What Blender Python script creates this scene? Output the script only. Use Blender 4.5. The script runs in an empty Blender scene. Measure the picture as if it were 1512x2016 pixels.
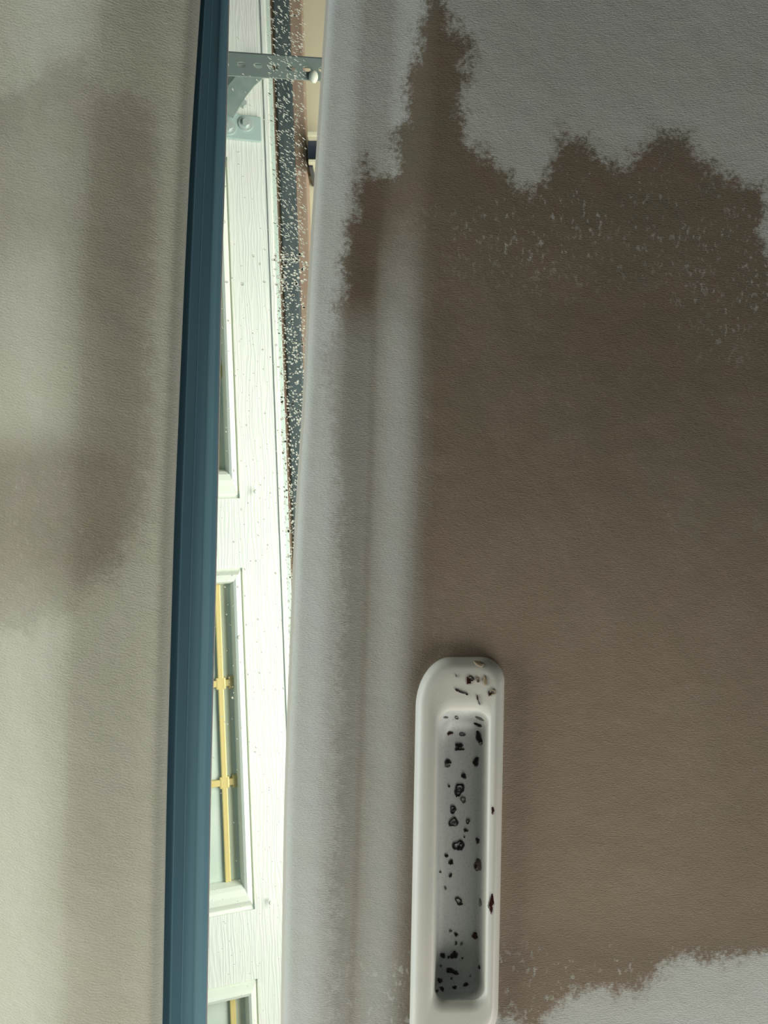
import bpy, bmesh, math, random
import numpy as np
from mathutils import Vector, Matrix
from mathutils.bvhtree import BVHTree

random.seed(4); np.random.seed(4)
S = bpy.context.scene
COL = S.collection

# ------------------------------------------------------------------ camera
F = 1550.0                      # focal length in px of the 1512 x 2016 frame
CAMZ = 1.0                      # height of the phone inside the car
cd = bpy.data.cameras.new('camera'); cam = bpy.data.objects.new('camera', cd); COL.objects.link(cam)
cam.location = (0, 0, CAMZ); cam.rotation_euler = (math.pi, 0, 0)      # looks straight up; picture right = +X, picture down = +Y
cd.sensor_fit = 'VERTICAL'; cd.sensor_height = 36; cd.lens = F/2016*36; cd.clip_start = .01
S.camera = cam
# ------------------------------------------------------------------ light
S.view_settings.view_transform = 'Standard'; S.view_settings.look = 'None'
S.view_settings.exposure = 0.0; S.view_settings.gamma = 1; S.view_settings.use_curve_mapping = False
W = bpy.data.worlds.new('world'); S.world = W; W.use_nodes = True
bg = W.node_tree.nodes['Background']; bg.inputs[0].default_value = (.93, .98, .90, 1); bg.inputs[1].default_value = .045

def area(name, loc, target, size, power, color):
    l = bpy.data.lights.new(name, 'AREA'); l.shape = 'RECTANGLE'; l.size, l.size_y = size
    l.energy = power; l.color = color
    o = bpy.data.objects.new(name, l); COL.objects.link(o); o.location = loc
    o.rotation_euler = (Vector(target)-Vector(loc)).to_track_quat('-Z', 'Y').to_euler()
    return o
# daylight through the car's windows
area('side_window_daylight', (-.52, .24, 1.22), (0, .15, 1.41), (1.1, .22), 3.7, (1.0, .97, .80))
area('front_window_daylight', (-1.3, .35, 1.29), (.1, .1, 1.40), (1.2, .16), 7.0, (.50, .78, 1.0))
area('rear_window_daylight', (.42, .78, 1.12), (.25, .3, 1.4), (.8, .35), 6.4, (1.0, .98, .88))
# daylight in the garage, above the roof of the car
area('garage_daylight', (.80, .2, 1.92), (-.15, .1, 2.6), (1.9, .7), 36, (1.0, 1.0, .93))

# ------------------------------------------------------------------ helpers
D0 = .40
def P(px, py, d):                                    # pixel direction at depth d -> world
    return Vector(((px-756)/F*d, (py-1008)/F*d, CAMZ+d))

def mesh(name, verts, faces, mat, parent=None, origin=None, smooth=False):
    """verts in world space; origin is the object's base in world space"""
    if parent is not None: base = Vector(parent['_o']) if origin is None else Vector(origin)
    else: base = Vector(origin) if origin is not None else Vector((0, 0, 0))
    me = bpy.data.meshes.new(name)
    me.from_pydata([tuple(Vector(v)-base) for v in verts], [], faces)
    me.validate(); me.update()
    bm = bmesh.new(); bm.from_mesh(me); bmesh.ops.recalc_face_normals(bm, faces=bm.faces); bm.to_mesh(me); bm.free()
    if mat: me.materials.append(mat)
    if smooth: me.polygons.foreach_set('use_smooth', [True]*len(me.polygons))
    o = bpy.data.objects.new(name, me); COL.objects.link(o)
    if parent is not None:
        o.parent = parent; o.location = base-Vector(parent['_o'])
    else: o.location = base
    o['_o'] = tuple(base)
    return o
def empty(name, loc):
    o = bpy.data.objects.new(name, None); COL.objects.link(o); o.location = loc; o['_o'] = tuple(loc); o.empty_display_size = .02
    return o
def tag(o, label, cat, group=None):
    o['label'] = label; o['category'] = cat
    if group: o['group'] = group
def structure(o, label=None):
    o['kind'] = 'structure'
    if label: o['label'] = label

class MB:                                            # mesh collector
    def __init__(s): s.v = []; s.f = []
    def add(s, vs, fs):
        n = len(s.v); s.v += [Vector(v) for v in vs]; s.f += [tuple(i+n for i in f) for f in fs]
    def box(s, M, lo, hi, bev=0):
        bm = bmesh.new(); bmesh.ops.create_cube(bm, size=1)
        c = (Vector(lo)+Vector(hi))/2; d = Vector(hi)-Vector(lo)
        for v in bm.verts: v.co = Vector((v.co.x*d.x, v.co.y*d.y, v.co.z*d.z))+c
        if bev: bmesh.ops.bevel(bm, geom=bm.edges[:], offset=bev, segments=2, affect='EDGES', profile=.6)
        bm.verts.index_update()
        s.add([M @ v.co for v in bm.verts], [[v.index for v in f.verts] for f in bm.faces]); bm.free()
    def cyl(s, M, c, r, h, n=20, r2=None):           # along local z
        r2 = r if r2 is None else r2; c = Vector(c); vs = []; fs = []
        for k in range(n):
            a = 2*math.pi*k/n
            vs.append(M @ (c+Vector((r*math.cos(a), r*math.sin(a), 0)))); vs.append(M @ (c+Vector((r2*math.cos(a), r2*math.sin(a), h))))
        for k in range(n):
            j = (k+1) % n; fs.append((2*k, 2*j, 2*j+1, 2*k+1))
        fs.append([2*k for k in range(n)][::-1]); fs.append([2*k+1 for k in range(n)])
        s.add(vs, fs)
    def build(s, name, mat, parent=None, origin=None, smooth=False): return mesh(name, s.v, s.f, mat, parent, origin, smooth)

# node helpers
def mat_new(name, base=(.5, .5, .5), rough=.6, metal=0, spec=.5):
    m = bpy.data.materials.new(name); m.use_nodes = True; b = m.node_tree.nodes['Principled BSDF']
    b.inputs['Base Color'].default_value = (*base, 1); b.inputs['Roughness'].default_value = rough
    b.inputs['Metallic'].default_value = metal; b.inputs['Specular IOR Level'].default_value = spec
    return m
class NT:
    def __init__(s, m): s.t = m.node_tree; s.b = s.t.nodes['Principled BSDF']
    def n(s, typ, **k):
        x = s.t.nodes.new(typ)
        for a, v in k.items(): setattr(x, a, v)
        return x
    def put(s, sock, v):
        if isinstance(v, bpy.types.NodeSocket): s.t.links.new(v, sock)
        elif isinstance(v, (tuple, list)) and len(v) == 3 and sock.type == 'RGBA': sock.default_value = (*v, 1)
        else: sock.default_value = v
    def math(s, op, a, b=0, c=0, clamp=False):
        x = s.n('ShaderNodeMath', operation=op, use_clamp=clamp); s.put(x.inputs[0], a); s.put(x.inputs[1], b); s.put(x.inputs[2], c); return x.outputs[0]
    def mix(s, f, a, b, mode='MIX'):
        x = s.n('ShaderNodeMix', data_type='RGBA', blend_type=mode); s.put(x.inputs[0], f); s.put(x.inputs[6], a); s.put(x.inputs[7], b); return x.outputs[2]
    def mapr(s, v, a, b, c=0, d=1, smooth=True):
        x = s.n('ShaderNodeMapRange', interpolation_type='SMOOTHSTEP' if smooth else 'LINEAR')
        for i, q in enumerate((v, a, b, c, d)): s.put(x.inputs[i], q)
        return x.outputs[0]
    def co(s): return s.n('ShaderNodeTexCoord').outputs['Object']
    def mp(s, v, rot=(0, 0, 0), sc=(1, 1, 1)):
        x = s.n('ShaderNodeMapping'); s.put(x.inputs[0], v); x.inputs['Rotation'].default_value = rot; x.inputs['Scale'].default_value = sc; return x.outputs[0]
    def noise(s, v, sc, det=3, rough=.55):
        x = s.n('ShaderNodeTexNoise'); s.put(x.inputs['Vector'], v); x.inputs['Scale'].default_value = sc; x.inputs['Detail'].default_value = det; x.inputs['Roughness'].default_value = rough
        return x.outputs[0]
    def attr(s, name): return s.n('ShaderNodeAttribute', attribute_name=name).outputs['Fac']
    def bump(s, h, strength, dist=.001, prev=None):
        x = s.n('ShaderNodeBump'); s.put(x.inputs['Height'], h); x.inputs['Strength'].default_value = strength; x.inputs['Distance'].default_value = dist
        if prev is not None: s.put(x.inputs['Normal'], prev)
        return x.outputs[0]

# ------------------------------------------------------------------ 2-D tools in frame px for laying the stains on the lining
def sdf(poly, X, Y):
    """signed distance, positive inside"""
    p = np.array(poly, float); q = np.roll(p, -1, 0); best = np.full(X.shape, 1e9); ins = np.zeros(X.shape, bool)
    for (ax, ay), (bx, by) in zip(p, q):
        dx, dy = bx-ax, by-ay; L = dx*dx+dy*dy+1e-9
        t = np.clip(((X-ax)*dx+(Y-ay)*dy)/L, 0, 1)
        best = np.minimum(best, np.hypot(X-ax-t*dx, Y-ay-t*dy))
        c = ((ay > Y) != (by > Y)) & (X < (bx-ax)*(Y-ay)/(by-ay+1e-12)+ax); ins ^= c
    return np.where(ins, best, -best)
def ss(a, b, v): t = np.clip((v-a)/(b-a), 0, 1); return t*t*(3-2*t)
def curve(pts):
    ys = [p[0] for p in pts]; xs = [p[1] for p in pts]
    def f(y):
        y = np.asarray(y, float)
        v = np.interp(y, ys, xs)
        v = np.where(y < ys[0], xs[0]+(y-ys[0])*(xs[1]-xs[0])/(ys[1]-ys[0]), v)
        return np.where(y > ys[-1], xs[-1]+(y-ys[-1])*(xs[-1]-xs[-2])/(ys[-1]-ys[-2]), v)
    # light smoothing
    return lambda y: sum(f(np.asarray(y)+k) for k in (-90, -45, 0, 45, 90))/5
HL = curve([(0, 388), (267, 370), (533, 357), (1033, 336), (1533, 322), (2016, 313)])         # headliner edge
FL = curve([(0, 449), (267, 443), (533, 434.5), (1033, 426), (1533, 414), (2016, 406)])       # frame strip inner edge
SH = curve([(0, 645), (267, 628), (533, 611), (767, 601), (1033, 583), (1533, 564), (1750, 560), (2016, 556)])   # shade edge
RG = curve([(0, 772), (350, 757), (600, 738), (900, 733), (1300, 718), (1700, 704), (2016, 692)])   # crease of the shade
def cline(a, b, fine0, fine1, step, coarse=40):
    r = list(np.arange(a, fine0, coarse))+list(np.arange(fine0, fine1, step))+list(np.arange(fine1, b+1, coarse)); return np.array(r, float)
YS = cline(-900, 2900, -40, 2060, 4.0)

def sheet(name, us, xfun, zfun, thick, mat, parent, attrs=None, hole=None, label=None):
    """grid over (u, y): x = xfun(u,y) in px at the lining plane, depth offset zfun; closed with a back face"""
    U, Y = np.meshgrid(us, YS); X = xfun(U, Y); Z = zfun(U, X, Y)
    nu, ny = len(us), len(YS)
    wx = (X-756)/F*D0; wy = (Y-1008)/F*D0; wz = CAMZ+D0+Z
    fr = np.stack([wx, wy, wz], -1).reshape(-1, 3); bk = fr.copy(); bk[:, 2] = CAMZ+D0+np.maximum(Z.reshape(-1)+thick*.5, thick)
    idx = np.arange(nu*ny).reshape(ny, nu)
    q = np.stack([idx[:-1, :-1], idx[1:, :-1], idx[1:, 1:], idx[:-1, 1:]], -1).reshape(-1, 4)
    if hole is not None:
        cx = (X[:-1, :-1]+X[1:, 1:]).reshape(-1)/2; cy = (Y[:-1, :-1]+Y[1:, 1:]).reshape(-1)/2
        q = q[sdf(hole, cx, cy) < 0]
    N = nu*ny; faces = q.tolist()+(q[:, ::-1]+N).tolist()
    # close along open edges
    cnt = {}
    for f in q.tolist():
        for k in range(4):
            e = (f[k], f[(k+1) % 4]); cnt[tuple(sorted(e))] = cnt.get(tuple(sorted(e)), 0)+1
    for f in q.tolist():
        for k in range(4):
            a, b = f[k], f[(k+1) % 4]
            if cnt[tuple(sorted((a, b)))] == 1: faces.append([b, a, a+N, b+N])
    base = Vector(parent['_o']) if parent is not None else P(float(np.mean(us)), 1008, D0)
    me = bpy.data.meshes.new(name)
    me.from_pydata((np.vstack([fr, bk])-np.array(base)).tolist(), [], faces); me.update()
    for an, fn in (attrs or {}).items():
        v = fn(X, Y).reshape(-1); a = me.attributes.new(an, 'FLOAT', 'POINT'); a.data.foreach_set('value', np.concatenate([v, v]).astype(np.float32))
    me.materials.append(mat); me.polygons.foreach_set('use_smooth', [True]*len(q)+[False]*(len(faces)-len(q)))
    o = bpy.data.objects.new(name, me); COL.objects.link(o); o.location = base if parent is None else (0, 0, 0); o['_o'] = tuple(base)
    if parent is not None: o.parent = parent
    return o

# ------------------------------------------------------------------ knitted lining with water stains
def lining(name, angle, weave, ca, cb, soft):
    m = mat_new(name, rough=.95, spec=.15); t = NT(m); c = t.co()
    d = t.attr('stain'); st = t.attr('stain_strength')                       # d in mm-like units (px)
    big = t.math('MULTIPLY', t.math('SUBTRACT', t.noise(c, 90, 4, .6), .5), 75)
    fin = t.math('MULTIPLY', t.math('SUBTRACT', t.noise(c, 420, 4, .75), .5), 85)
    dd = t.math('ADD', t.math('ADD', d, big), fin)
    edge = t.mapr(dd, -12-soft, 20+soft)
    halo = t.mapr(t.math('ADD', d, big), -60, 20)
    tide = t.math('MULTIPLY', t.mapr(dd, -6, 12), t.mapr(dd, 150, 14))        # darker tide line
    patch = t.mapr(t.noise(c, 26, 3, .6), .36, .66)
    fleck = t.mapr(t.noise(t.mp(c, sc=(1, .55, 1)), 520, 2, .6), .53, .68)
    fl = t.math('MULTIPLY', t.math('MULTIPLY', fleck, t.attr('flecks')), t.mapr(t.noise(c, 130, 3), .38, .62, .12, .72))
    a = t.math('MULTIPLY', edge, t.math('SUBTRACT', 1.0, fl))
    a = t.math('MULTIPLY', a, t.math('MULTIPLY', st, t.math('ADD', .93, t.math('MULTIPLY', patch, .07))))
    a = t.math('ADD', a, t.math('MULTIPLY', t.math('MULTIPLY', tide, st), .14))
    a = t.math('ADD', a, t.math('MULTIPLY', t.math('MULTIPLY', halo, st), .04), clamp=True)
    mott = t.noise(c, 38, 4, .6)
    clean = t.mix(t.mapr(mott, .3, .7), ca, cb)
    dark = t.mix(t.mapr(t.noise(c, 55, 3), .35, .65), (.200, .148, .112), (.178, .146, .108))
    dark = t.mix(t.attr('stain_fade'), dark, (.335, .262, .200))
    col = t.mix(a, clean, dark)
    col = t.mix(t.mapr(t.noise(c, 2600, 2, .7), .30, .75, 0, .30), col, (.12, .11, .10))
    t.put(t.b.inputs['Base Color'], col)
    # knit ribs + nap
    w = t.n('ShaderNodeTexWave', wave_type='BANDS', bands_direction='Y', wave_profile='SIN')
    t.put(w.inputs['Vector'], t.mp(c, rot=(0, 0, angle))); w.inputs['Scale'].default_value = weave; w.inputs['Distortion'].default_value = 9
    w.inputs['Detail'].default_value = 2; w.inputs['Detail Scale'].default_value = 1.2
    v = t.n('ShaderNodeTexVoronoi'); t.put(v.inputs['Vector'], t.mp(c, rot=(0, 0, angle), sc=(.5, 1, 1))); v.inputs['Scale'].default_value = 1100
    h = t.math('ADD', t.math('MULTIPLY', w.outputs['Fac'], .30), t.math('MULTIPLY', v.outputs['Distance'], .6))
    h = t.math('ADD', h, t.math('MULTIPLY', t.noise(c, 1100, 3, .7), 1.5))
    b1 = t.bump(h, .42, .00028)
    t.put(t.b.inputs['Normal'], t.bump(t.noise(c, 60, 2), .25, .002, b1))
    t.b.inputs['Sheen Weight'].default_value = .15
    return m
M_head = lining('stained_headliner_cloth', -.28, 210, (.56, .55, .49), (.54, .54, .46), 34)
M_shade = lining('stained_shade_cloth', .03, 330, (.555, .565, .56), (.545, .56, .53), 7)

# ---- left: headliner
STL = [(-900, 100), (-50, 175), (40, 165), (100, 112), (165, 118), (190, 150), (200, 190), (262, 178), (305, 215), (318, 300), (318, 430), (296, 600), (302, 850),
       (292, 1000), (240, 1120), (150, 1205), (60, 1235), (-900, 1300)]
def lz(U, X, Y):
    t = HL(Y)-X                                            # px away from the edge
    z = .0035*np.exp(-(t/9.0)**1.3)                        # rolled lip: turns up at the edge
    z = z-.0040*ss(30, 200, t)                             # hangs down away from the edge
    z = z+.0105*ss(175, 400, t)+.05*np.clip(t-330, 0, 2000)/1000*ss(330, 600, t)
    z = np.minimum(z, .0125)
    z = z+.0012*np.sin(Y/150.0+.8)*ss(40, 240, t)+.0008*np.sin(Y/61.0+X/80)*ss(90, 300, t)
    return z
def l_str(X, Y):
    s = .40-.26*ss(230, 60, X)*ss(430, 560, Y)*ss(900, 780, Y)+.26*ss(820, 930, Y)*ss(1200, 1080, Y)*ss(320, 180, X)
    return s*ss(340, 290, X)
usL = np.concatenate([np.arange(1800, 460, -45), np.arange(440, 0, -4.0), [0]])
head = sheet('headliner', usL, lambda U, Y: HL(Y)-U, lz, .006, M_head, None,
             {'stain': lambda X, Y: sdf(STL, X, Y)*1.0, 'stain_strength': l_str, 'flecks': lambda X, Y: .25+0*X})
tag(head, 'grey cloth car headliner with faint brown water stains left of the dark blue strip', 'headliner')

# ---- right: sliding shade
STR = [(845, 10), (868, 12), (884, 60), (912, 92), (932, 92), (936, 112), (916, 150), (926, 182), (906, 205), (904, 250), (922, 290), (955, 322), (1000, 355), (1040, 395),
       (1062, 372), (1085, 312), (1103, 262), (1150, 282), (1185, 322), (1228, 332), (1262, 290), (1290, 262), (1345, 268), (1372, 310), (1402, 340), (1450, 362), (1490, 366),
       (1500, 400), (1497, 470), (1530, 540), (1600, 640), (2600, 700), (2600, 1500), (1700, 1790), (1512, 1868), (1450, 1872), (1380, 1882), (1320, 1880), (1290, 1912),
       (1235, 1945), (1170, 1935), (1120, 1950), (1085, 1962), (1060, 2000), (1040, 2035), (1005, 1985), (960, 1975), (800, 2500), (640, 2500), (652, 1900), (655, 1700), (664, 1400),
       (674, 1150), (670, 1000), (652, 850), (640, 700), (662, 630), (676, 500), (690, 410), (704, 330), (722, 310), (742, 348), (772, 350), (776, 295), (792, 230), (800, 180), (815, 120), (820, 75)]
def rz(U, X, Y):
    e = X-SH(Y); g = X-RG(Y)
    z = .0045*np.exp(-(e/7.0)**1.2)
    z = z-.0042*ss(0, 78, e)                                # lip swells down toward the viewer
    z = z+.0019*ss(-62, 6, g)*(.12+.88*ss(150, 620, Y))                               # hollow
    z = z-.0048*ss(0, 95, g)                                # crease ridge, faces the left
    z = z+.0035*ss(120, 620, g)+.0035*ss(900, 250, 2016-Y+0*X)*0
    z = z+.0010*np.sin(Y/210.0+1)*ss(150, 400, g)
    return z
def r_str(X, Y):
    g = X-RG(Y)
    left = ss(14, -14, g)
    s_left = .95+(-.60)*ss(560, 700, Y)
    ridge = ss(-14, 10, g)*ss(128, 46, g)
    s_r = 1-.62*ss(330, 760, Y)
    s = np.where(left > 0, s_left*left+(1-left), 1.0)
    s = s*(1-ridge)+s_r*ridge
    return s
def r_fl(X, Y):
    f = .10+.95*np.exp(-((X-1020)/130)**2-((Y-470)/70)**2)+.55*ss(950, 1100, X)*ss(250, 330, Y)*ss(640, 420, Y)+.7*ss(1280, 1420, X)*ss(430, 520, Y)*ss(760, 600, Y)
    return np.clip(f+.85*ss(1830, 1890, Y), 0, 1)

def rrect(xl, xr, yt, yb, r, dt=0, db=0, n=14):
    """rounded outline; r = radii tl,tr,br,bl; dt/db slide the x of the left side at top/bottom"""
    pts = []
    for (cx, cy, rr, a0) in ((xl+r[0], yt+r[0], r[0], math.pi), (xr-r[1], yt+r[1], r[1], 1.5*math.pi), (xr-r[2], yb-r[2], r[2], 0), (xl+r[3], yb-r[3], r[3], .5*math.pi)):
        for k in range(n+1):
            a = a0+.5*math.pi*k/n
            if a0 == math.pi: pts.append([cx+rr*math.cos(a), cy+rr*.45+rr*1.45*math.sin(a)])
            else: pts.append([cx+rr*math.cos(a), cy+rr*math.sin(a)])
    # subdivide the long sides evenly so that the loft stays clean
    out = []
    for i in range(len(pts)):
        a = pts[i]; b = pts[(i+1) % len(pts)]; out.append(a)
        if (i+1) % (n+1) == 0:
            m = 24 if abs(b[1]-a[1]) > abs(b[0]-a[0]) else 8
            for k in range(1, m): out.append([a[0]+(b[0]-a[0])*k/m, a[1]+(b[1]-a[1])*k/m])
    for p in out:
        f = (p[1]-yt)/(yb-yt)
        p[0] += dt*(1-f)+db*f
    return out
cup_out = rrect(811, 985, 1293, 2080, (68, 48, 94, 32), 6, -6)
usR = np.concatenate([[0], np.arange(2, 60, 3.0), np.arange(60, 980, 4.0), np.arange(985, 2600, 45)])
hole = rrect(823, 975, 1305, 2068, (60, 42, 86, 28), 9, -6)
shade_e = empty('sliding_sunshade', P(1000, 1008, D0))
tag(shade_e, 'grey cloth sliding sunshade panel with large dark brown water stain and recessed pull', 'sunshade')
panel = sheet('shade_panel', usR, lambda U, Y: SH(Y)+U, rz, .005, M_shade, shade_e,
              {'stain': lambda X, Y: sdf(STR, X, Y), 'stain_strength': r_str, 'flecks': r_fl, 'stain_fade': lambda X, Y: .8*ss(700, 1500, Y)*ss(780, 900, X)*(1-.6*ss(1760, 1890, Y))*(1-.35*ss(1250, 1500, X))+.12*ss(1350, 1050, X)*ss(300, 600, Y)}, hole)

# pale moulded rim along the leading edge of the shade
M_edge = mat_new('pale_edge_plastic', (.80, .80, .76), .35)
mb = MB(); ring = []
for y in np.arange(-900, 2901, 25.0):
    x = float(SH(y)); c = P(x, y, D0); c.z += .0059; c.x -= .0006
    ring.append([c+Vector((dx, 0, dz)) for dx, dz in ((-.0009, -.0013), (.0009, -.0016), (.0012, .0012), (-.0008, .0014))])
vs = [p for r in ring for p in r]; fs = []
for i in range(len(ring)-1):
    for k in range(4): fs.append((4*i+k, 4*i+(k+1) % 4, 4*i+4+(k+1) % 4, 4*i+4+k))
fs += [(0, 1, 2, 3), tuple(4*(len(ring)-1)+k for k in (3, 2, 1, 0))]
rim = mesh('edge_bead', vs, fs, M_edge, shade_e); rim['label'] = 'thin pale bead along the shade edge'

# ---- pull cup
M_cup = mat_new('pale_grey_moulded_plastic', rough=.42, spec=.45); t = NT(M_cup); c = t.co()
t.put(t.b.inputs['Base Color'], t.mix(t.mapr(t.noise(c, 45, 4), .3, .7), (.62, .61, .56), (.58, .575, .54)))
t.put(t.b.inputs['Normal'], t.bump(t.noise(c, 1800, 2), .18, .0003))
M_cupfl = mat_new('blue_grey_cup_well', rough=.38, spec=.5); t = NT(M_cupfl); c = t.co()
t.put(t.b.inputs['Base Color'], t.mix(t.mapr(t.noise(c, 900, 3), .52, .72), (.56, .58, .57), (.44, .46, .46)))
t.put(t.b.inputs['Normal'], t.bump(t.noise(c, 1500, 2), .15, .0003))
loops = [  # xl, xr, yt, yb, radii, dt, db, z offset
    (815, 981, 1297, 2076, (66, 46, 90, 30), 9, -6, .0030),
    (811, 985, 1293, 2080, (68, 48, 94, 32), 9, -6, -.0016),
    (812, 984, 1294, 2079, (68, 48, 94, 32), 9, -6, -.0030),
    (815, 981.5, 1298, 2076, (66, 47, 92, 30), 9, -6, -.0048),
    (822, 977, 1305, 2069, (62, 44, 86, 27), 9, -6, -.0064),
    (832, 972, 1318, 2056, (52, 40, 74, 24), 6, -5, -.0072),
    (843, 968, 1340, 2030, (40, 34, 56, 24), 6, -5, -.0070),
    (852, 963, 1372, 1996, (32, 30, 36, 24), 5, -4, -.0066),
    (856, 960, 1392, 1975, (30, 28, 28, 28), 4, -4, -.0060),
    (858, 958, 1399, 1969, (28, 26, 26, 26), 4, -4, -.0046),
]
well = [
    (858, 958, 1399, 1969, (28, 26, 26, 26), 4, -4, -.0046),
    (860, 956, 1404, 1965, (27, 25, 25, 25), 4, -4, -.0015),
    (861, 951, 1416, 1956, (26, 24, 24, 24), 4, -4, .0040),
    (863, 945, 1430, 1946, (25, 22, 22, 22), 4, -4, .0068),
    (868, 938, 1445, 1936, (22, 20, 20, 20), 3, -3, .0080),
    (878, 928, 1460, 1924, (18, 17, 17, 17), 3, -3, .0083),
]
def loft(loops, cap):
    vs = []; fs = []; n = None
    for (xl, xr, yt, yb, r, dt, db, z) in loops:
        pts = rrect(xl, xr, yt, yb, r, dt, db); n = len(pts)
        vs += [P(x, y, D0-.0058+z) for x, y in pts]
    for i in range(len(loops)-1):
        for k in range(n):
            j = (k+1) % n; fs.append((i*n+k, i*n+j, (i+1)*n+j, (i+1)*n+k))
    if cap: fs.append(tuple((len(loops)-1)*n+k for k in range(n)))
    return vs, fs
v1, f1 = loft(loops, False); v2, f2 = loft(well, True)
cup = mesh('pull_cup', v1, f1, M_cup, shade_e, P(900, 1700, D0), smooth=True); cup['label'] = 'pale grey plastic pull cup spotted with dark droplets'
wel = mesh('cup_well', v2, f2, M_cupfl, cup, P(900, 1700, D0), smooth=True); wel['label'] = 'blue-grey hollow of the cup'
bvh = BVHTree.FromPolygons([v.copy() for v in v1+v2], f1+[tuple(i+len(v1) for i in f) for f in f2])

M_spot = mat_new('black_wet_spot', (.012, .011, .012), .12, spec=.6)
M_brown = mat_new('brown_wet_spot', (.035, .010, .007), .15, spec=.6)
M_tan = mat_new('tan_dried_spot', (.27, .21, .14), .5)
M_grey = mat_new('grey_dried_spot', (.13, .135, .13), .35)
CO = Vector((0, 0, CAMZ))
def spot(px, py, rx, ry, mat, rot=0, hh=.45, ringy=False):
    n = 18; ph = [random.uniform(0, 6.28) for _ in range(3)]; rows = []
    fr = (1.0, .86, .6, .3) if not ringy else (1.0, .84, .66, .56)
    hs = (.0, .7, 1.0, 1.08) if not ringy else (.0, 1.0, .9, .0)
    for f_, h_ in zip(fr, hs):
        row = []
        for k in range(n):
            a = 2*math.pi*k/n; w = 1+.13*math.sin(2*a+ph[0])+.12*math.sin(3*a+ph[1])+.08*math.sin(5*a+ph[2])
            x, y = rx*f_*w*math.cos(a), ry*f_*w*math.sin(a)
            x, y = x*math.cos(rot)-y*math.sin(rot), x*math.sin(rot)+y*math.cos(rot)
            d = (P(px+x, py+y, 1)-CO).normalized(); loc, nor, i, dist = bvh.ray_cast(CO, d)
            if loc is None: return None
            if nor.dot(d) > 0: nor = -nor
            row.append(loc+nor*(.00014+.001*hh*h_))
        rows.append(row)
    vs = [p for r in rows for p in r]; fs = []
    for i in range(3):
        for k in range(n): fs.append((i*n+k, i*n+(k+1) % n, (i+1)*n+(k+1) % n, (i+1)*n+k))
    if not ringy: fs.append(tuple(3*n+k for k in range(n)))
    c = sum(rows[0], Vector())/n
    o = mesh('dirty_droplet', vs, fs, mat, cup, c, smooth=True)
    return o
K, B, T, G = M_spot, M_brown, M_tan, M_grey
spots = [(886, 1444, 5.5, 4, B, -.3), (910, 1446, 6, 4, G, 0, 1), (943, 1453, 6, 14, K, -.2), (904, 1468, 7, 6, K), (904, 1475, 8.5, 4, K), (882, 1500, 6.5, 5, K, -.3), (881, 1507, 6, 4, G, 0, 1), (937, 1500, 6.5, 9, K),
         (913, 1528, 6.5, 4.5, K, .6), (904, 1555, 10, 13, K, .3, 1), (904, 1556, 4, 6, K, .5, 1), (884, 1548, 2.6, 2.2, K), (912, 1575, 6, 6, G, 0, 1), (892, 1594, 6.5, 8, K, .3, 1), (894, 1593, 3, 5, K, .5), (893, 1619, 9, 10, K, -.3, 1), (895, 1621, 5, 4, G),
         (921, 1617, 4, 5, K, 0, 1), (917, 1635, 4.5, 3.5, K), (914, 1648, 1.6, 1.6, K), (903, 1665, 11.5, 11, K, 0, 1), (903, 1670, 5, 5, K), (907, 1660, 3, 4, K, .5), (940, 1655, 4, 6, K, -.4), (879, 1685, 3.6, 4, K, 0), (888, 1698, 5.2, 5, K), (887, 1724, 3, 4.2, K, .4),
         (941, 1703, 7, 14, B), (867, 1717, 2.4, 1.8, G), (903, 1774, 6.5, 8, K, -.4, 1), (907, 1780, 4, 3, K), (877, 1749, 2.4, 3.5, G), (946, 1777, 2, 8, G), (887, 1833, 3, 2.6, G), (898, 1840, 3.8, 4, K), (935, 1842, 6, 7, B, .4), (898, 1857, 2, 4, K, .2), (909, 1858, 2.6, 3, G),
         (872, 1881, 4.4, 6, K, -.3), (894, 1880, 7.4, 8, K), (910, 1886, 1.8, 2, K), (883, 1884, 2, 3, K), (868, 1901, 2.6, 2, G), (886, 1910, 7, 6, K), (895, 1914, 8, 4.5, K, .3), (944, 1904, 1.8, 4, K), (866, 1930, 5, 5, K), (895, 1944, 5, 3.6, K, .3), (917, 1938, 5, 4.2, K),
         (870, 1947, 6, 3, K, .8), (860, 1951, 2.4, 4, K), (889, 1926, 2.6, 2.4, G), (926, 1921, 1.6, 1.8, G), (877, 1412, 5, 1.6, G, -.2), (899, 1412, 4, 3, G, 0, 1), (944, 1414, 9, 2, G, .4), (941, 1427, 9, 2.4, K, .35),
         (943, 1307, 10, 5.5, T, .3), (922, 1341, 5.5, 7, B, -.3), (927, 1336, 6, 6, B, -.3, 1), (941, 1339, 4, 5, T, 0, 1), (955, 1341, 5, 9, T), (964, 1366, 4.5, 4.5, B), (970, 1362, 6, 6.5, T, 0, 1), (900, 1359, 5, 2.2, B, .5), (910, 1364, 8, 1.6, G, .2), (919, 1367, 3, 1.6, B),
         (940, 1374, 1.8, 6, B, -.2), (943, 1384, 1.6, 5, G, -.3), (898, 1331, 1.3, 3, G), (970, 1596, 3.2, 7, B), (967, 1776, 5.5, 15, B), (967, 1789, 3.5, 11, B)]
for s in spots:
    spot(s[0], s[1], s[2], s[3], s[4], s[5] if len(s) > 5 else 0, .5, len(s) > 6)

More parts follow.
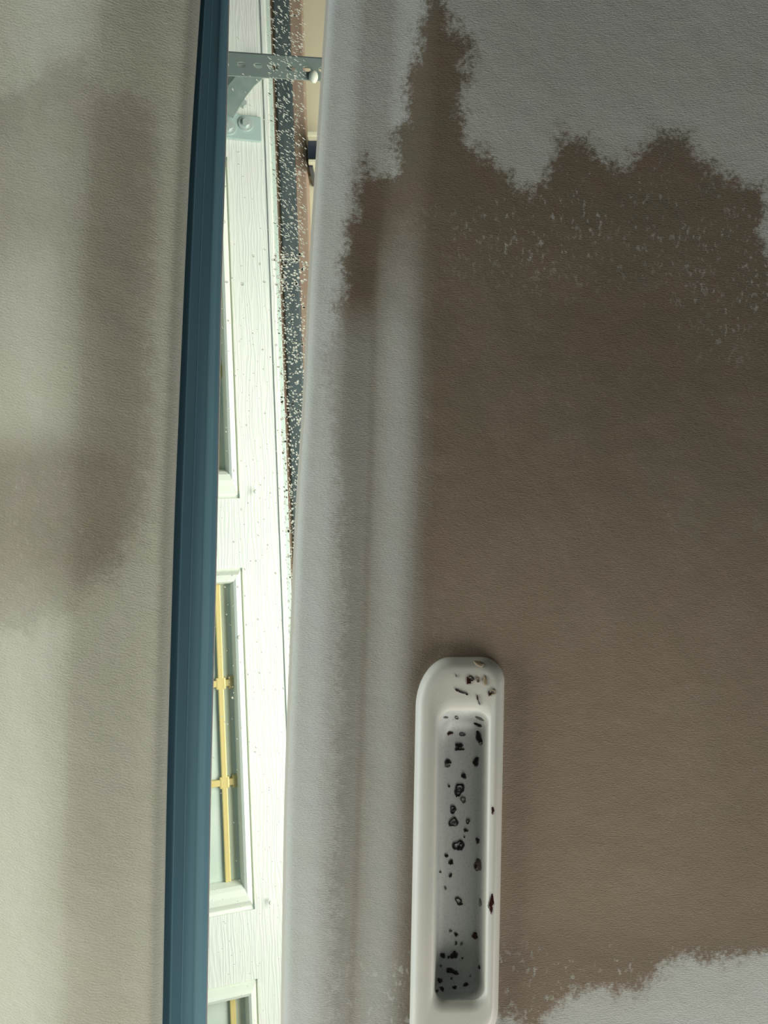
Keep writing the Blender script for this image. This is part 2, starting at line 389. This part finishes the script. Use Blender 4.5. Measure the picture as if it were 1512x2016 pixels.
# ------------------------------------------------------------------ dark blue frame strip of the roof opening
M_blue = mat_new('dark_blue_painted_frame', rough=.42, spec=.35); t = NT(M_blue); c = t.co()
t.put(t.b.inputs['Base Color'], t.mix(t.mapr(t.noise(t.mp(c, sc=(1, .08, 1)), 160, 3), .3, .7), (.15, .30, .395), (.135, .28, .37)))
t.put(t.b.inputs['Normal'], t.bump(t.noise(c, 900, 2), .06, .0003))
prof = [(-46, .0125), (0, .0125), (20, .0105), (22, .01040), (24, .0105), (42, .0103), (44, .01020), (46, .0103), (68, .0100), (72, .0090), (84, .0085), (92.5, .0090), (94, .0105), (94, .0200), (-46, .0200)]
ys = np.arange(-900, 2901, 30.0); vs = []; n = len(prof)
for y in ys:
    hl = float(HL(y)); fl = float(FL(y)); w = fl-hl
    for u, z in prof:
        x = hl+(u/94.0)*w if u > 0 else hl+u
        vs.append(P(x, y, D0)*1.0+Vector((0, 0, z))+Vector(((x-756)/F*z, 0, 0)))
fs = []
for i in range(len(ys)-1):
    for k in range(n):
        j = (k+1) % n; fs.append((i*n+k, i*n+j, (i+1)*n+j, (i+1)*n+k))
fs += [tuple(range(n)), tuple((len(ys)-1)*n+k for k in range(n))[::-1]]
fr_e = empty('sunroof_surround', P(380, 1008, D0+.012))
tag(fr_e, 'dark blue glossy sunroof frame strip between the headliner and the bright gap', 'sunroof frame')
strip = mesh('frame_rail', vs, fs, M_blue, fr_e)
# thin rubber edging of the strip
vs = []
for y in ys:
    x = float(FL(y)); c = P(x, y, D0); c += Vector(((x-756)/F*.0105, 0, .0105)); vs += [c+Vector((-.0002, 0, -.0004)), c+Vector((.0005, 0, -.0003)), c+Vector((.0005, 0, .0008)), c+Vector((-.0002, 0, .0008))]
fs = []
for i in range(len(ys)-1):
    for k in range(4): fs.append((4*i+k, 4*i+(k+1) % 4, 4*i+4+(k+1) % 4, 4*i+4+k))
fs += [(0, 1, 2, 3), tuple(4*(len(ys)-1)+k for k in (3, 2, 1, 0))]
e = mesh('edge_trim', vs, fs, mat_new('grey_edge_trim', (.42, .42, .46), .4), fr_e); e['label'] = 'thin pale edge line'

# ------------------------------------------------------------------ car roof skin (keeps the garage light out of the cabin)
M_roof = mat_new('roof_sheet_metal', (.03, .05, .07), .4)
mb = MB(); I = Matrix.Identity(4); zr = CAMZ+D0+.021
mb.box(I, (-.95, -.9, zr), (-.0985, .9, zr+.006), .001)
mb.box(I, (.30, -.9, zr), (1.0, .9, zr+.006), .001)
mb.box(I, (-.0985, -.9, zr), (.30, -.34, zr+.006), .001)
mb.box(I, (-.0985, .34, zr), (.30, .9, zr+.006), .001)
roof = mb.build('car_roof', M_roof, None, (0, 0, zr)); structure(roof, 'car roof sheet around the sunroof opening')

# glass over the opening
M_glass = bpy.data.materials.new('tinted_roof_glass'); M_glass.use_nodes = True; nt = M_glass.node_tree; nt.nodes.clear()
o_ = nt.nodes.new('ShaderNodeOutputMaterial'); mx = nt.nodes.new('ShaderNodeMixShader'); tr = nt.nodes.new('ShaderNodeBsdfTransparent'); gl = nt.nodes.new('ShaderNodeBsdfGlossy'); fz = nt.nodes.new('ShaderNodeFresnel')
tr.inputs[0].default_value = (.955, .97, .95, 1); gl.inputs['Roughness'].default_value = .02; fz.inputs[0].default_value = 1.45
nt.links.new(fz.outputs[0], mx.inputs[0]); nt.links.new(tr.outputs[0], mx.inputs[1]); nt.links.new(gl.outputs[0], mx.inputs[2]); nt.links.new(mx.outputs[0], o_.inputs[0])
zg = zr+.0062
mb = MB(); mb.box(I, (-.12, -.36, zg), (.32, .36, zg+.004), .0006)
glass = mb.build('sunroof_glass', M_glass, None, (.1, 0, zg)); tag(glass, 'clear sunroof glass pane wet with fine droplets above the open gap', 'sunroof glass')

# droplets on the outside of the glass
M_drop = bpy.data.materials.new('water_bead'); M_drop.use_nodes = True; nt = M_drop.node_tree; nt.nodes.clear()
o_ = nt.nodes.new('ShaderNodeOutputMaterial'); g1 = nt.nodes.new('ShaderNodeBsdfGlass'); g1.inputs['IOR'].default_value = 1.33; g1.inputs['Roughness'].default_value = .03
tl = nt.nodes.new('ShaderNodeBsdfTranslucent'); tl.inputs[0].default_value = (.95, .97, .97, 1); mx = nt.nodes.new('ShaderNodeMixShader'); mx.inputs[0].default_value = .35
nt.links.new(g1.outputs[0], mx.inputs[1]); nt.links.new(tl.outputs[0], mx.inputs[2]); nt.links.new(mx.outputs[0], o_.inputs[0])
mb = MB(); zt = zg+.0041; dg = zt-CAMZ
def drop(px, py, L, w, ang):
    c = P(px, py, dg); L *= dg/F; w *= dg/F; ca, sa = math.cos(ang), math.sin(ang); h = w*.55; n = 8; vs = []; fs = []
    for f_, z_ in ((1, 0), (.8, .6), (.42, .93)):
        for k in range(n):
            a = 2*math.pi*k/n; x = L*f_*math.cos(a); y = w*f_*math.sin(a); vs.append(c+Vector((x*ca-y*sa, x*sa+y*ca, h*z_)))
    vs.append(c+Vector((0, 0, h)))
    for i in range(2):
        for k in range(n): fs.append((i*n+k, i*n+(k+1) % n, (i+1)*n+(k+1) % n, (i+1)*n+k))
    for k in range(n): fs.append((2*n+k, 2*n+(k+1) % n, 3*n))
    fs.append(tuple(range(n))[::-1]); mb.add(vs, fs)
for i in range(2900):
    py = random.uniform(-120, 1500); 
    lo = 448-.02*py if random.random() < .06 else 524+.035*py
    hi = 620 if py < 1300 else 640
    px = random.uniform(lo, max(lo+20, min(hi, 600+.012*py)))
    if px > 600 and random.random() < .75: continue
    L = random.uniform(1.6, 4.2) if py < 560 else random.uniform(1.2, 2.9); w = L*random.uniform(.2, .32) if py < 500 else L*random.uniform(.45, .9)
    drop(px, py, L, w, math.radians(random.gauss(38 if py < 520 else (20 if py < 800 else 60), 14)))
for i in range(230): drop(random.uniform(410, 560), random.uniform(600, 2016), random.uniform(.5, 1.3), random.uniform(.5, 1.1), 0)
dr = mb.build('water_droplets', M_drop, None, (-.06, 0, zt), smooth=True); dr['kind'] = 'stuff'
tag(dr, 'fine rain droplets scattered on the sunroof glass in the gap', 'droplets')

# ------------------------------------------------------------------ garage: sectional door, seen up through the glass
TH = math.radians(18)
u = Vector((.037, 1, 0)).normalized(); w = Vector((math.cos(TH), -.037*math.cos(TH), math.sin(TH))).normalized(); nrm = u.cross(w).normalized()
if nrm.z > 0: nrm = -nrm                                   # toward the viewer
O = P(523, 0, 1.55)
MD = Matrix((u, w, nrm)).transposed().to_4x4(); MD.translation = O
def st(px, py):                                            # pixel ray on the door plane -> door coordinates
    d = P(px, py, 1)-CO; k = (O-CO).dot(nrm)/d.dot(nrm); q = CO+d*k-O; return q.dot(u), q.dot(w)
M_door = mat_new('white_wood_grain_steel', rough=.5, spec=.35); t = NT(M_door); c = t.co()
t.put(t.b.inputs['Base Color'], t.mix(t.mapr(t.noise(c, 9, 3), .3, .7), (.84, .87, .80), (.87, .88, .82)))
wv = t.n('ShaderNodeTexWave', wave_type='BANDS', bands_direction='Y'); t.put(wv.inputs['Vector'], t.mp(c, sc=(.10, 1, 1)))
wv.inputs['Scale'].default_value = 42; wv.inputs['Distortion'].default_value = 14; wv.inputs['Detail'].default_value = 3; wv.inputs['Detail Scale'].default_value = 1.6
t.put(t.b.inputs['Normal'], t.bump(wv.outputs['Fac'], .26, .0016))
M_gold = mat_new('brass_muntin', (.82, .66, .27), .35, .1)
M_pane = mat_new('pale_green_pane', rough=.12, spec=.6); t = NT(M_pane); c = t.co()
t.put(t.b.inputs['Base Color'], t.mix(t.mapr(t.noise(c, 12, 3), .3, .7), (.62, .72, .62), (.72, .79, .69)))
M_mould = mat_new('white_window_moulding', (.86, .90, .80), .4)
M_strip = mat_new('pale_teal_seal', (.58, .70, .64), .45)
door = empty('garage_door', O); door['_o'] = (0, 0, 0); door.location = (0, 0, 0)
door.matrix_world = MD
tag(door, 'white wood-grain garage door with gold-barred windows beyond the sunroof glass', 'garage door')
def dmesh(mb, name, mat, parent=door, smooth=False, label=None):
    me = bpy.data.meshes.new(name); me.from_pydata([tuple(v) for v in mb.v], [], mb.f); me.update()
    bm = bmesh.new(); bm.from_mesh(me); bmesh.ops.recalc_face_normals(bm, faces=bm.faces); bm.to_mesh(me); bm.free()
    me.materials.append(mat)
    if smooth: me.polygons.foreach_set('use_smooth', [True]*len(me.polygons))
    o = bpy.data.objects.new(name, me); COL.objects.link(o); o.parent = parent
    if label: o['label'] = label
    return o
# windows: outer and inner top edges from the photo, regular along the section
t_out = (st(446, 325)[1]+st(504, 1790)[1])/2; t_in = (st(455, 1150)[1]+st(475, 1735)[1])/2; t_mid = (st(433, 1170)[1]+st(447, 1730)[1])/2
s2o = (st(485, 1117)[0], st(503, 1790)[0]); s2i = (st(455, 1150)[0], st(475, 1737)[0])
pitch = st(510, 1926)[0]-s2o[0]
t_lin = t_in-.26; t_mid2 = t_lin+(t_in-t_mid); t_lout = t_lin-(t_out-t_in)
print('door', t_out, t_in, t_mid, s2o, s2i, pitch)
# section with window openings
mb = MB(); s_lo = -1.2; s_hi = 2.2; t_lo = t_lout-.10
wins = [k for k in (-2, -1, 0, 1)]
mb.box(I, (s_lo, t_out, -.04), (s_hi, 0, 0)); mb.box(I, (s_lo, t_lo, -.04), (s_hi, t_lout, 0))
edges = [s_lo]
for k in wins: edges += [s2o[0]+k*pitch, s2o[1]+k*pitch]
edges.append(s_hi)
for a in range(0, len(edges), 2): mb.box(I, (edges[a], t_lout, -.04), (edges[a+1], t_out, 0))
dmesh(mb, 'door_section', M_door)
mb = MB(); mb.box(I, (s_lo, t_lo-.52, -.046), (s_hi, t_lo-.004, -.002), .003); dmesh(mb, 'door_section', M_door)
mb = MB(); mb.box(I, (s_lo, .0005, -.045), (s_hi, .009, -.004), .002); dmesh(mb, 'top_seal', M_strip, label='pale teal strip along the door top')
mb = MB(); mb.box(I, (s_lo, -.0115, .0001), (s_hi, -.003, .003), .001); dmesh(mb, 'edge_rib', M_door)
for k in wins:
    a0, a1 = s2o[0]+k*pitch, s2o[1]+k*pitch; b0, b1 = s2i[0]+k*pitch, s2i[1]+k*pitch
    prof = [(0, -.03), (0, -.004), (.10, -.006), (.28, .003), (.40, .009), (.62, .0105), (.82, .008), (.92, .002), (1, -.012), (1, -.03)]
    vs = []; fs = []
    for f_, z in prof:
        s0 = a0+(b0-a0)*f_; s1 = a1+(b1-a1)*f_; t0 = t_lout+(t_lin-t_lout)*f_; t1 = t_out+(t_in-t_out)*f_
        vs += [Vector(p) for p in ((s0, t0, z), (s1, t0, z), (s1, t1, z), (s0, t1, z))]
    m_ = len(prof)
    for i in range(m_):
        for q in range(4):
            j = (i+1) % m_; fs.append((4*i+q, 4*i+(q+1) % 4, 4*j+(q+1) % 4, 4*j+q))
    mb = MB(); mb.add(vs, fs); wf = dmesh(mb, 'window_frame', M_mould)
    mb = MB(); mb.box(I, (b0-.003, t_lin-.003, -.024), (b1+.003, t_in+.003, -.018)); dmesh(mb, 'window_pane', M_pane, wf)
    mb = MB(); hw = .0065; L3 = (b1-b0)/3
    for tm in (t_mid, t_mid2): mb.box(I, (b0, tm-.0055, -.0178), (b1, tm+.0055, -.010), .002)
    for q in (1, 2):
        c_ = b0+L3*q; mb.box(I, (c_-hw, t_lin, -.0176), (c_+hw, t_in, -.0105), .002)
        for tt in (t_in-.003, t_lin+.003): mb.box(I, (c_-hw*1.9, tt-.006, -.0174), (c_+hw*1.9, tt+.006, -.0112), .002)
        for tm in (t_mid, t_mid2): mb.box(I, (c_-hw*1.8, tm-.0095, -.0175), (c_+hw*1.8, tm+.0095, -.0098), .003)
    dmesh(mb, 'muntin_grid', M_gold, wf, label='gold muntin bars')
    for (sx, tx) in ((a0+(a1-a0)*.2, (t_out+t_in)/2), (a1-.012, t_lout+(t_mid-t_lout)*1.3)):
        mb = MB(); mb.cyl(I, (sx, tx, .0098), .0045, .0022, 14, .003); dmesh(mb, 'screw_plug', M_mould, wf)

# door-operator hardware: top plate, curved arm, perforated bar
M_galv = mat_new('galvanised_steel', rough=.42, metal=.35); t = NT(M_galv); c = t.co()
t.put(t.b.inputs['Base Color'], t.mix(t.mapr(t.noise(c, 45, 4), .3, .7), (.36, .46, .42), (.46, .55, .50)))
M_teal = mat_new('pale_zinc_plate', (.50, .64, .60), .4, .1)
M_bolt = mat_new('zinc_bolt', (.62, .70, .66), .35, .3)
M_dark = mat_new('dark_slot', (.05, .06, .06), .7)
arm = empty('door_arm_bracket', (0, 0, 0)); arm['_o'] = (0, 0, 0); arm.matrix_world = MD
tag(arm, 'curved grey steel opener arm and pale bolted plate on the white door', 'bracket')
a = st(430, 212); b = st(514, 270); a2 = st(430, 274)
mb = MB(); mb.box(I, (a[0]+.012, st(425, 240)[1]-.05, .0042), (a2[0], b[1], .0085), .002); dmesh(mb, 'mounting_plate', M_teal, arm)
for px, py in ((449, 255), (482, 248)):
    s_, t_ = st(px, py); mb = MB(); mb.cyl(I, (s_, t_, .0085), .014, .0025, 24); mb.cyl(I, (s_, t_, .011), .0075, .007, 6); dmesh(mb, 'bolt', M_bolt, arm, label='bolt with round washer')
# curved arm: flat bar following an arc in the door's own plane, standing off it
pts = [st(438, 232), st(449, 213), st(464, 190), st(482, 168), st(502, 152), st(528, 140)]
mb = MB(); vs = []; n = len(pts); zz = .016; hw = .021
for i, p in enumerate(pts):
    q = Vector(pts[min(i+1, n-1)])-Vector(pts[max(i-1, 0)]); q = Vector((-q.y, q.x)).normalized()
    for sd, z in ((1, zz), (1, zz+.005), (-1, zz+.005), (-1, zz)): vs.append(Vector((p[0]+q.x*hw*sd*.62, p[1]+q.y*hw*sd, z)))
fs = []
for i in range(n-1):
    for k in range(4): fs.append((4*i+k, 4*i+(k+1) % 4, 4*i+4+(k+1) % 4, 4*i+4+k))
fs += [(0, 1, 2, 3), tuple(4*(n-1)+k for k in (3, 2, 1, 0))]
mb.add(vs, fs); dmesh(mb, 'curved_arm', M_galv, arm)
mb = MB(); s_, t_ = st(452, 218); mb.box(I, (s_-.022, t_-.05, .0086), (s_+.004, t_+.015, .016), .002); dmesh(mb, 'pivot_bracket', M_galv, arm)
for px, py in ((477, 212), (459, 222)):
    s_, t_ = st(px, py); mb = MB(); mb.cyl(I, (s_, t_, .0088), .0065, .012, 6); dmesh(mb, 'bolt', M_bolt, arm)

# perforated angle bar running from the door side to the far wall
barA = P(425, 126, 1.30); barB = P(650, 140, 1.36)
xa = (barB-barA).normalized(); za = Vector((0, 0, -1)); za = (za-xa*za.dot(xa)).normalized(); ya = za.cross(xa); LB = (barB-barA).length
MBR = Matrix((xa, ya, za)).transposed().to_4x4(); MBR.translation = barA
if ya.y < 0: pass
bar = empty('perforated_angle_bar', (0, 0, 0)); bar['_o'] = (0, 0, 0); bar.matrix_world = MBR
tag(bar, 'dark perforated steel angle bar crossing the gap above the door arm', 'angle bar')
# plate with real holes
hw = .019; t_ = .0025; nh = 7; step = LB/nh; R = .0050
mbp = MB()
for i in range(nh):
    cx = step*(i+.5); q4 = [(-1, -1), (1, -1), (1, 1), (-1, 1)]; sq = []
    for k in range(4):
        a_, b_ = q4[k], q4[(k+1) % 4]
        for m_ in range(5): sq.append(((a_[0]+(b_[0]-a_[0])*m_/5)*step/2, (a_[1]+(b_[1]-a_[1])*m_/5)*hw))
    seg = len(sq); hl_ = [math.atan2(y/hw, x/(step/2)) for x, y in sq]; vs = []
    for z in (0, t_):
        vs += [Vector((cx+x, y, z)) for x, y in sq]; vs += [Vector((cx+R*1.5*math.cos(a_), R*math.sin(a_), z)) for a_ in hl_]
    fs = []
    for k in range(seg):
        j = (k+1) % seg
        fs += [(k, j, seg+j, seg+k), (2*seg+k, 3*seg+k, 3*seg+j, 2*seg+j), (seg+k, seg+j, 3*seg+j, 3*seg+k)]
        if k//5 in (0, 2) or (k//5 == 1 and i == nh-1) or (k//5 == 3 and i == 0): fs.append((k, 2*seg+k, 2*seg+j, j))
    mbp.add(vs, fs)
M_bar = mat_new('dull_perforated_steel', (.25, .31, .29), .45, .3)
dmesh(mbp, 'perforated_flange', M_bar, bar)
mb = MB(); mb.box(I, (0, -hw-.0025, -.028), (LB, -hw, t_), .0004); 
mb2 = MB(); mb2.box(I, (0, hw, -.028), (LB, hw+.0025, t_), .0004)
M_edgeiron = mat_new('dark_angle_iron', (.10, .13, .125), .5, .2)
sf = dmesh(mb if (MBR @ Vector((0, -hw, 0))).y < (MBR @ Vector((0, hw, 0))).y else mb2, 'side_flange', M_edgeiron, bar)
kn = mat_new('white_nylon', (.80, .80, .68), .4)
ctr = P(617, 151, 1.343); mbk = MB(); Mk = Matrix.Translation(ctr); 
bm = bmesh.new(); bmesh.ops.create_uvsphere(bm, u_segments=20, v_segments=12, radius=.008)
for v in bm.verts: v.co.y *= 1.35; v.co.z *= .8
bm.verts.index_update(); mbk.add([Mk @ v.co for v in bm.verts], [[v.index for v in f.verts] for f in bm.faces]); bm.free()
mbk.cyl(Mk, (0, 0, .003), .004, .012, 14)
knob = mbk.build('bolt_cap', kn, None, ctr, smooth=True); tag(knob, 'small white rounded cap on the right end of the perforated bar', 'cap')

# wooden header beam and dark steel track below it, cream ceiling
M_wood = mat_new('brown_timber', rough=.7); t = NT(M_wood); c = t.co()
t.put(t.b.inputs['Base Color'], t.mix(t.mapr(t.noise(t.mp(c, sc=(1, .06, 1)), 60, 4), .3, .7), (.36, .235, .175), (.44, .33, .25)))
M_track = mat_new('dark_steel_track', rough=.5, metal=.15); t = NT(M_track); c = t.co()
t.put(t.b.inputs['Base Color'], t.mix(t.mapr(t.noise(t.mp(c, sc=(1, .2, 1)), 40, 3), .3, .7), (.085, .115, .125), (.13, .16, .17)))
M_cream = mat_new('cream_painted_wall', rough=.8); t = NT(M_cream); c = t.co()
t.put(t.b.inputs['Base Color'], t.mix(t.mapr(t.noise(c, 6, 3), .3, .7), (.82, .76, .55), (.85, .79, .58)))
t.put(t.b.inputs['Normal'], t.bump(t.noise(c, 60, 3), .2, .002))
def longbox(x0a, x0b, x1a, x1b, d, depth, name, mat, ya=-700, yb=2700, bev=.003):
    """bar between the frame lines (x0a at y=0 .. x0b at y=1000) and (x1a .. x1b) at depth d"""
    mb = MB(); A = P(x0a, 0, d); Bv = P(x0b, 1000, d); C_ = P(x1a, 0, d); D_ = P(x1b, 1000, d)
    uu = ((Bv-A)).normalized(); wd = ((C_-A)-uu*(C_-A).dot(uu)); W_ = wd.length; vv = wd.normalized(); nn = uu.cross(vv); nn = nn if nn.z > 0 else -nn
    M = Matrix((uu, vv, nn)).transposed().to_4x4(); M.translation = A
    mb.box(M, (ya/F*d, 0, 0), (yb/F*d, W_, depth), bev); return mb.build(name, mat, None, A)
beam = longbox(522, 556, 593, 628, 1.665, .05, 'timber_header', M_wood); tag(beam, 'brown timber header beam alongside the white door edge', 'beam')
track = longbox(537, 575, 569, 607, 1.660, .004, 'steel_track', M_track); tag(track, 'dark grey steel track running along the brown timber header', 'track')
mb = MB(); mb.box(I, (-.8, -1.6, CAMZ+1.74), (2.2, 2.0, CAMZ+1.80)); ceil = mb.build('ceiling', M_cream, None, (0, 0, CAMZ+1.74)); structure(ceil, 'cream painted garage ceiling')

# dark box with cream collars on the ceiling
M_box = mat_new('black_plastic_box', (.035, .045, .07), .3)
be = empty('junction_box', P(612, 290, 1.66)); tag(be, 'small black box with cream collars on the cream ceiling', 'junction box')
def pbox(x0, y0, x1, y1, d, dep, name, mat, bev=.002):
    a = P(x0, y0, d); b = P(x1, y1, d); mb = MB(); mb.box(I, (a.x, a.y, a.z), (b.x, b.y, a.z+dep), bev); return mb.build(name, mat, be)
pbox(605.5, 268, 650, 312, 1.65, .09, 'box_body', M_box); pbox(604.5, 258, 655, 268, 1.63, .11, 'collar', M_cream)
pbox(606.5, 313, 650, 321, 1.63, .11, 'collar', M_cream); pbox(607.5, 323, 616, 329, 1.64, .10, 'latch', M_box)

for o in bpy.data.objects:
    if '_o' in o: del o['_o']
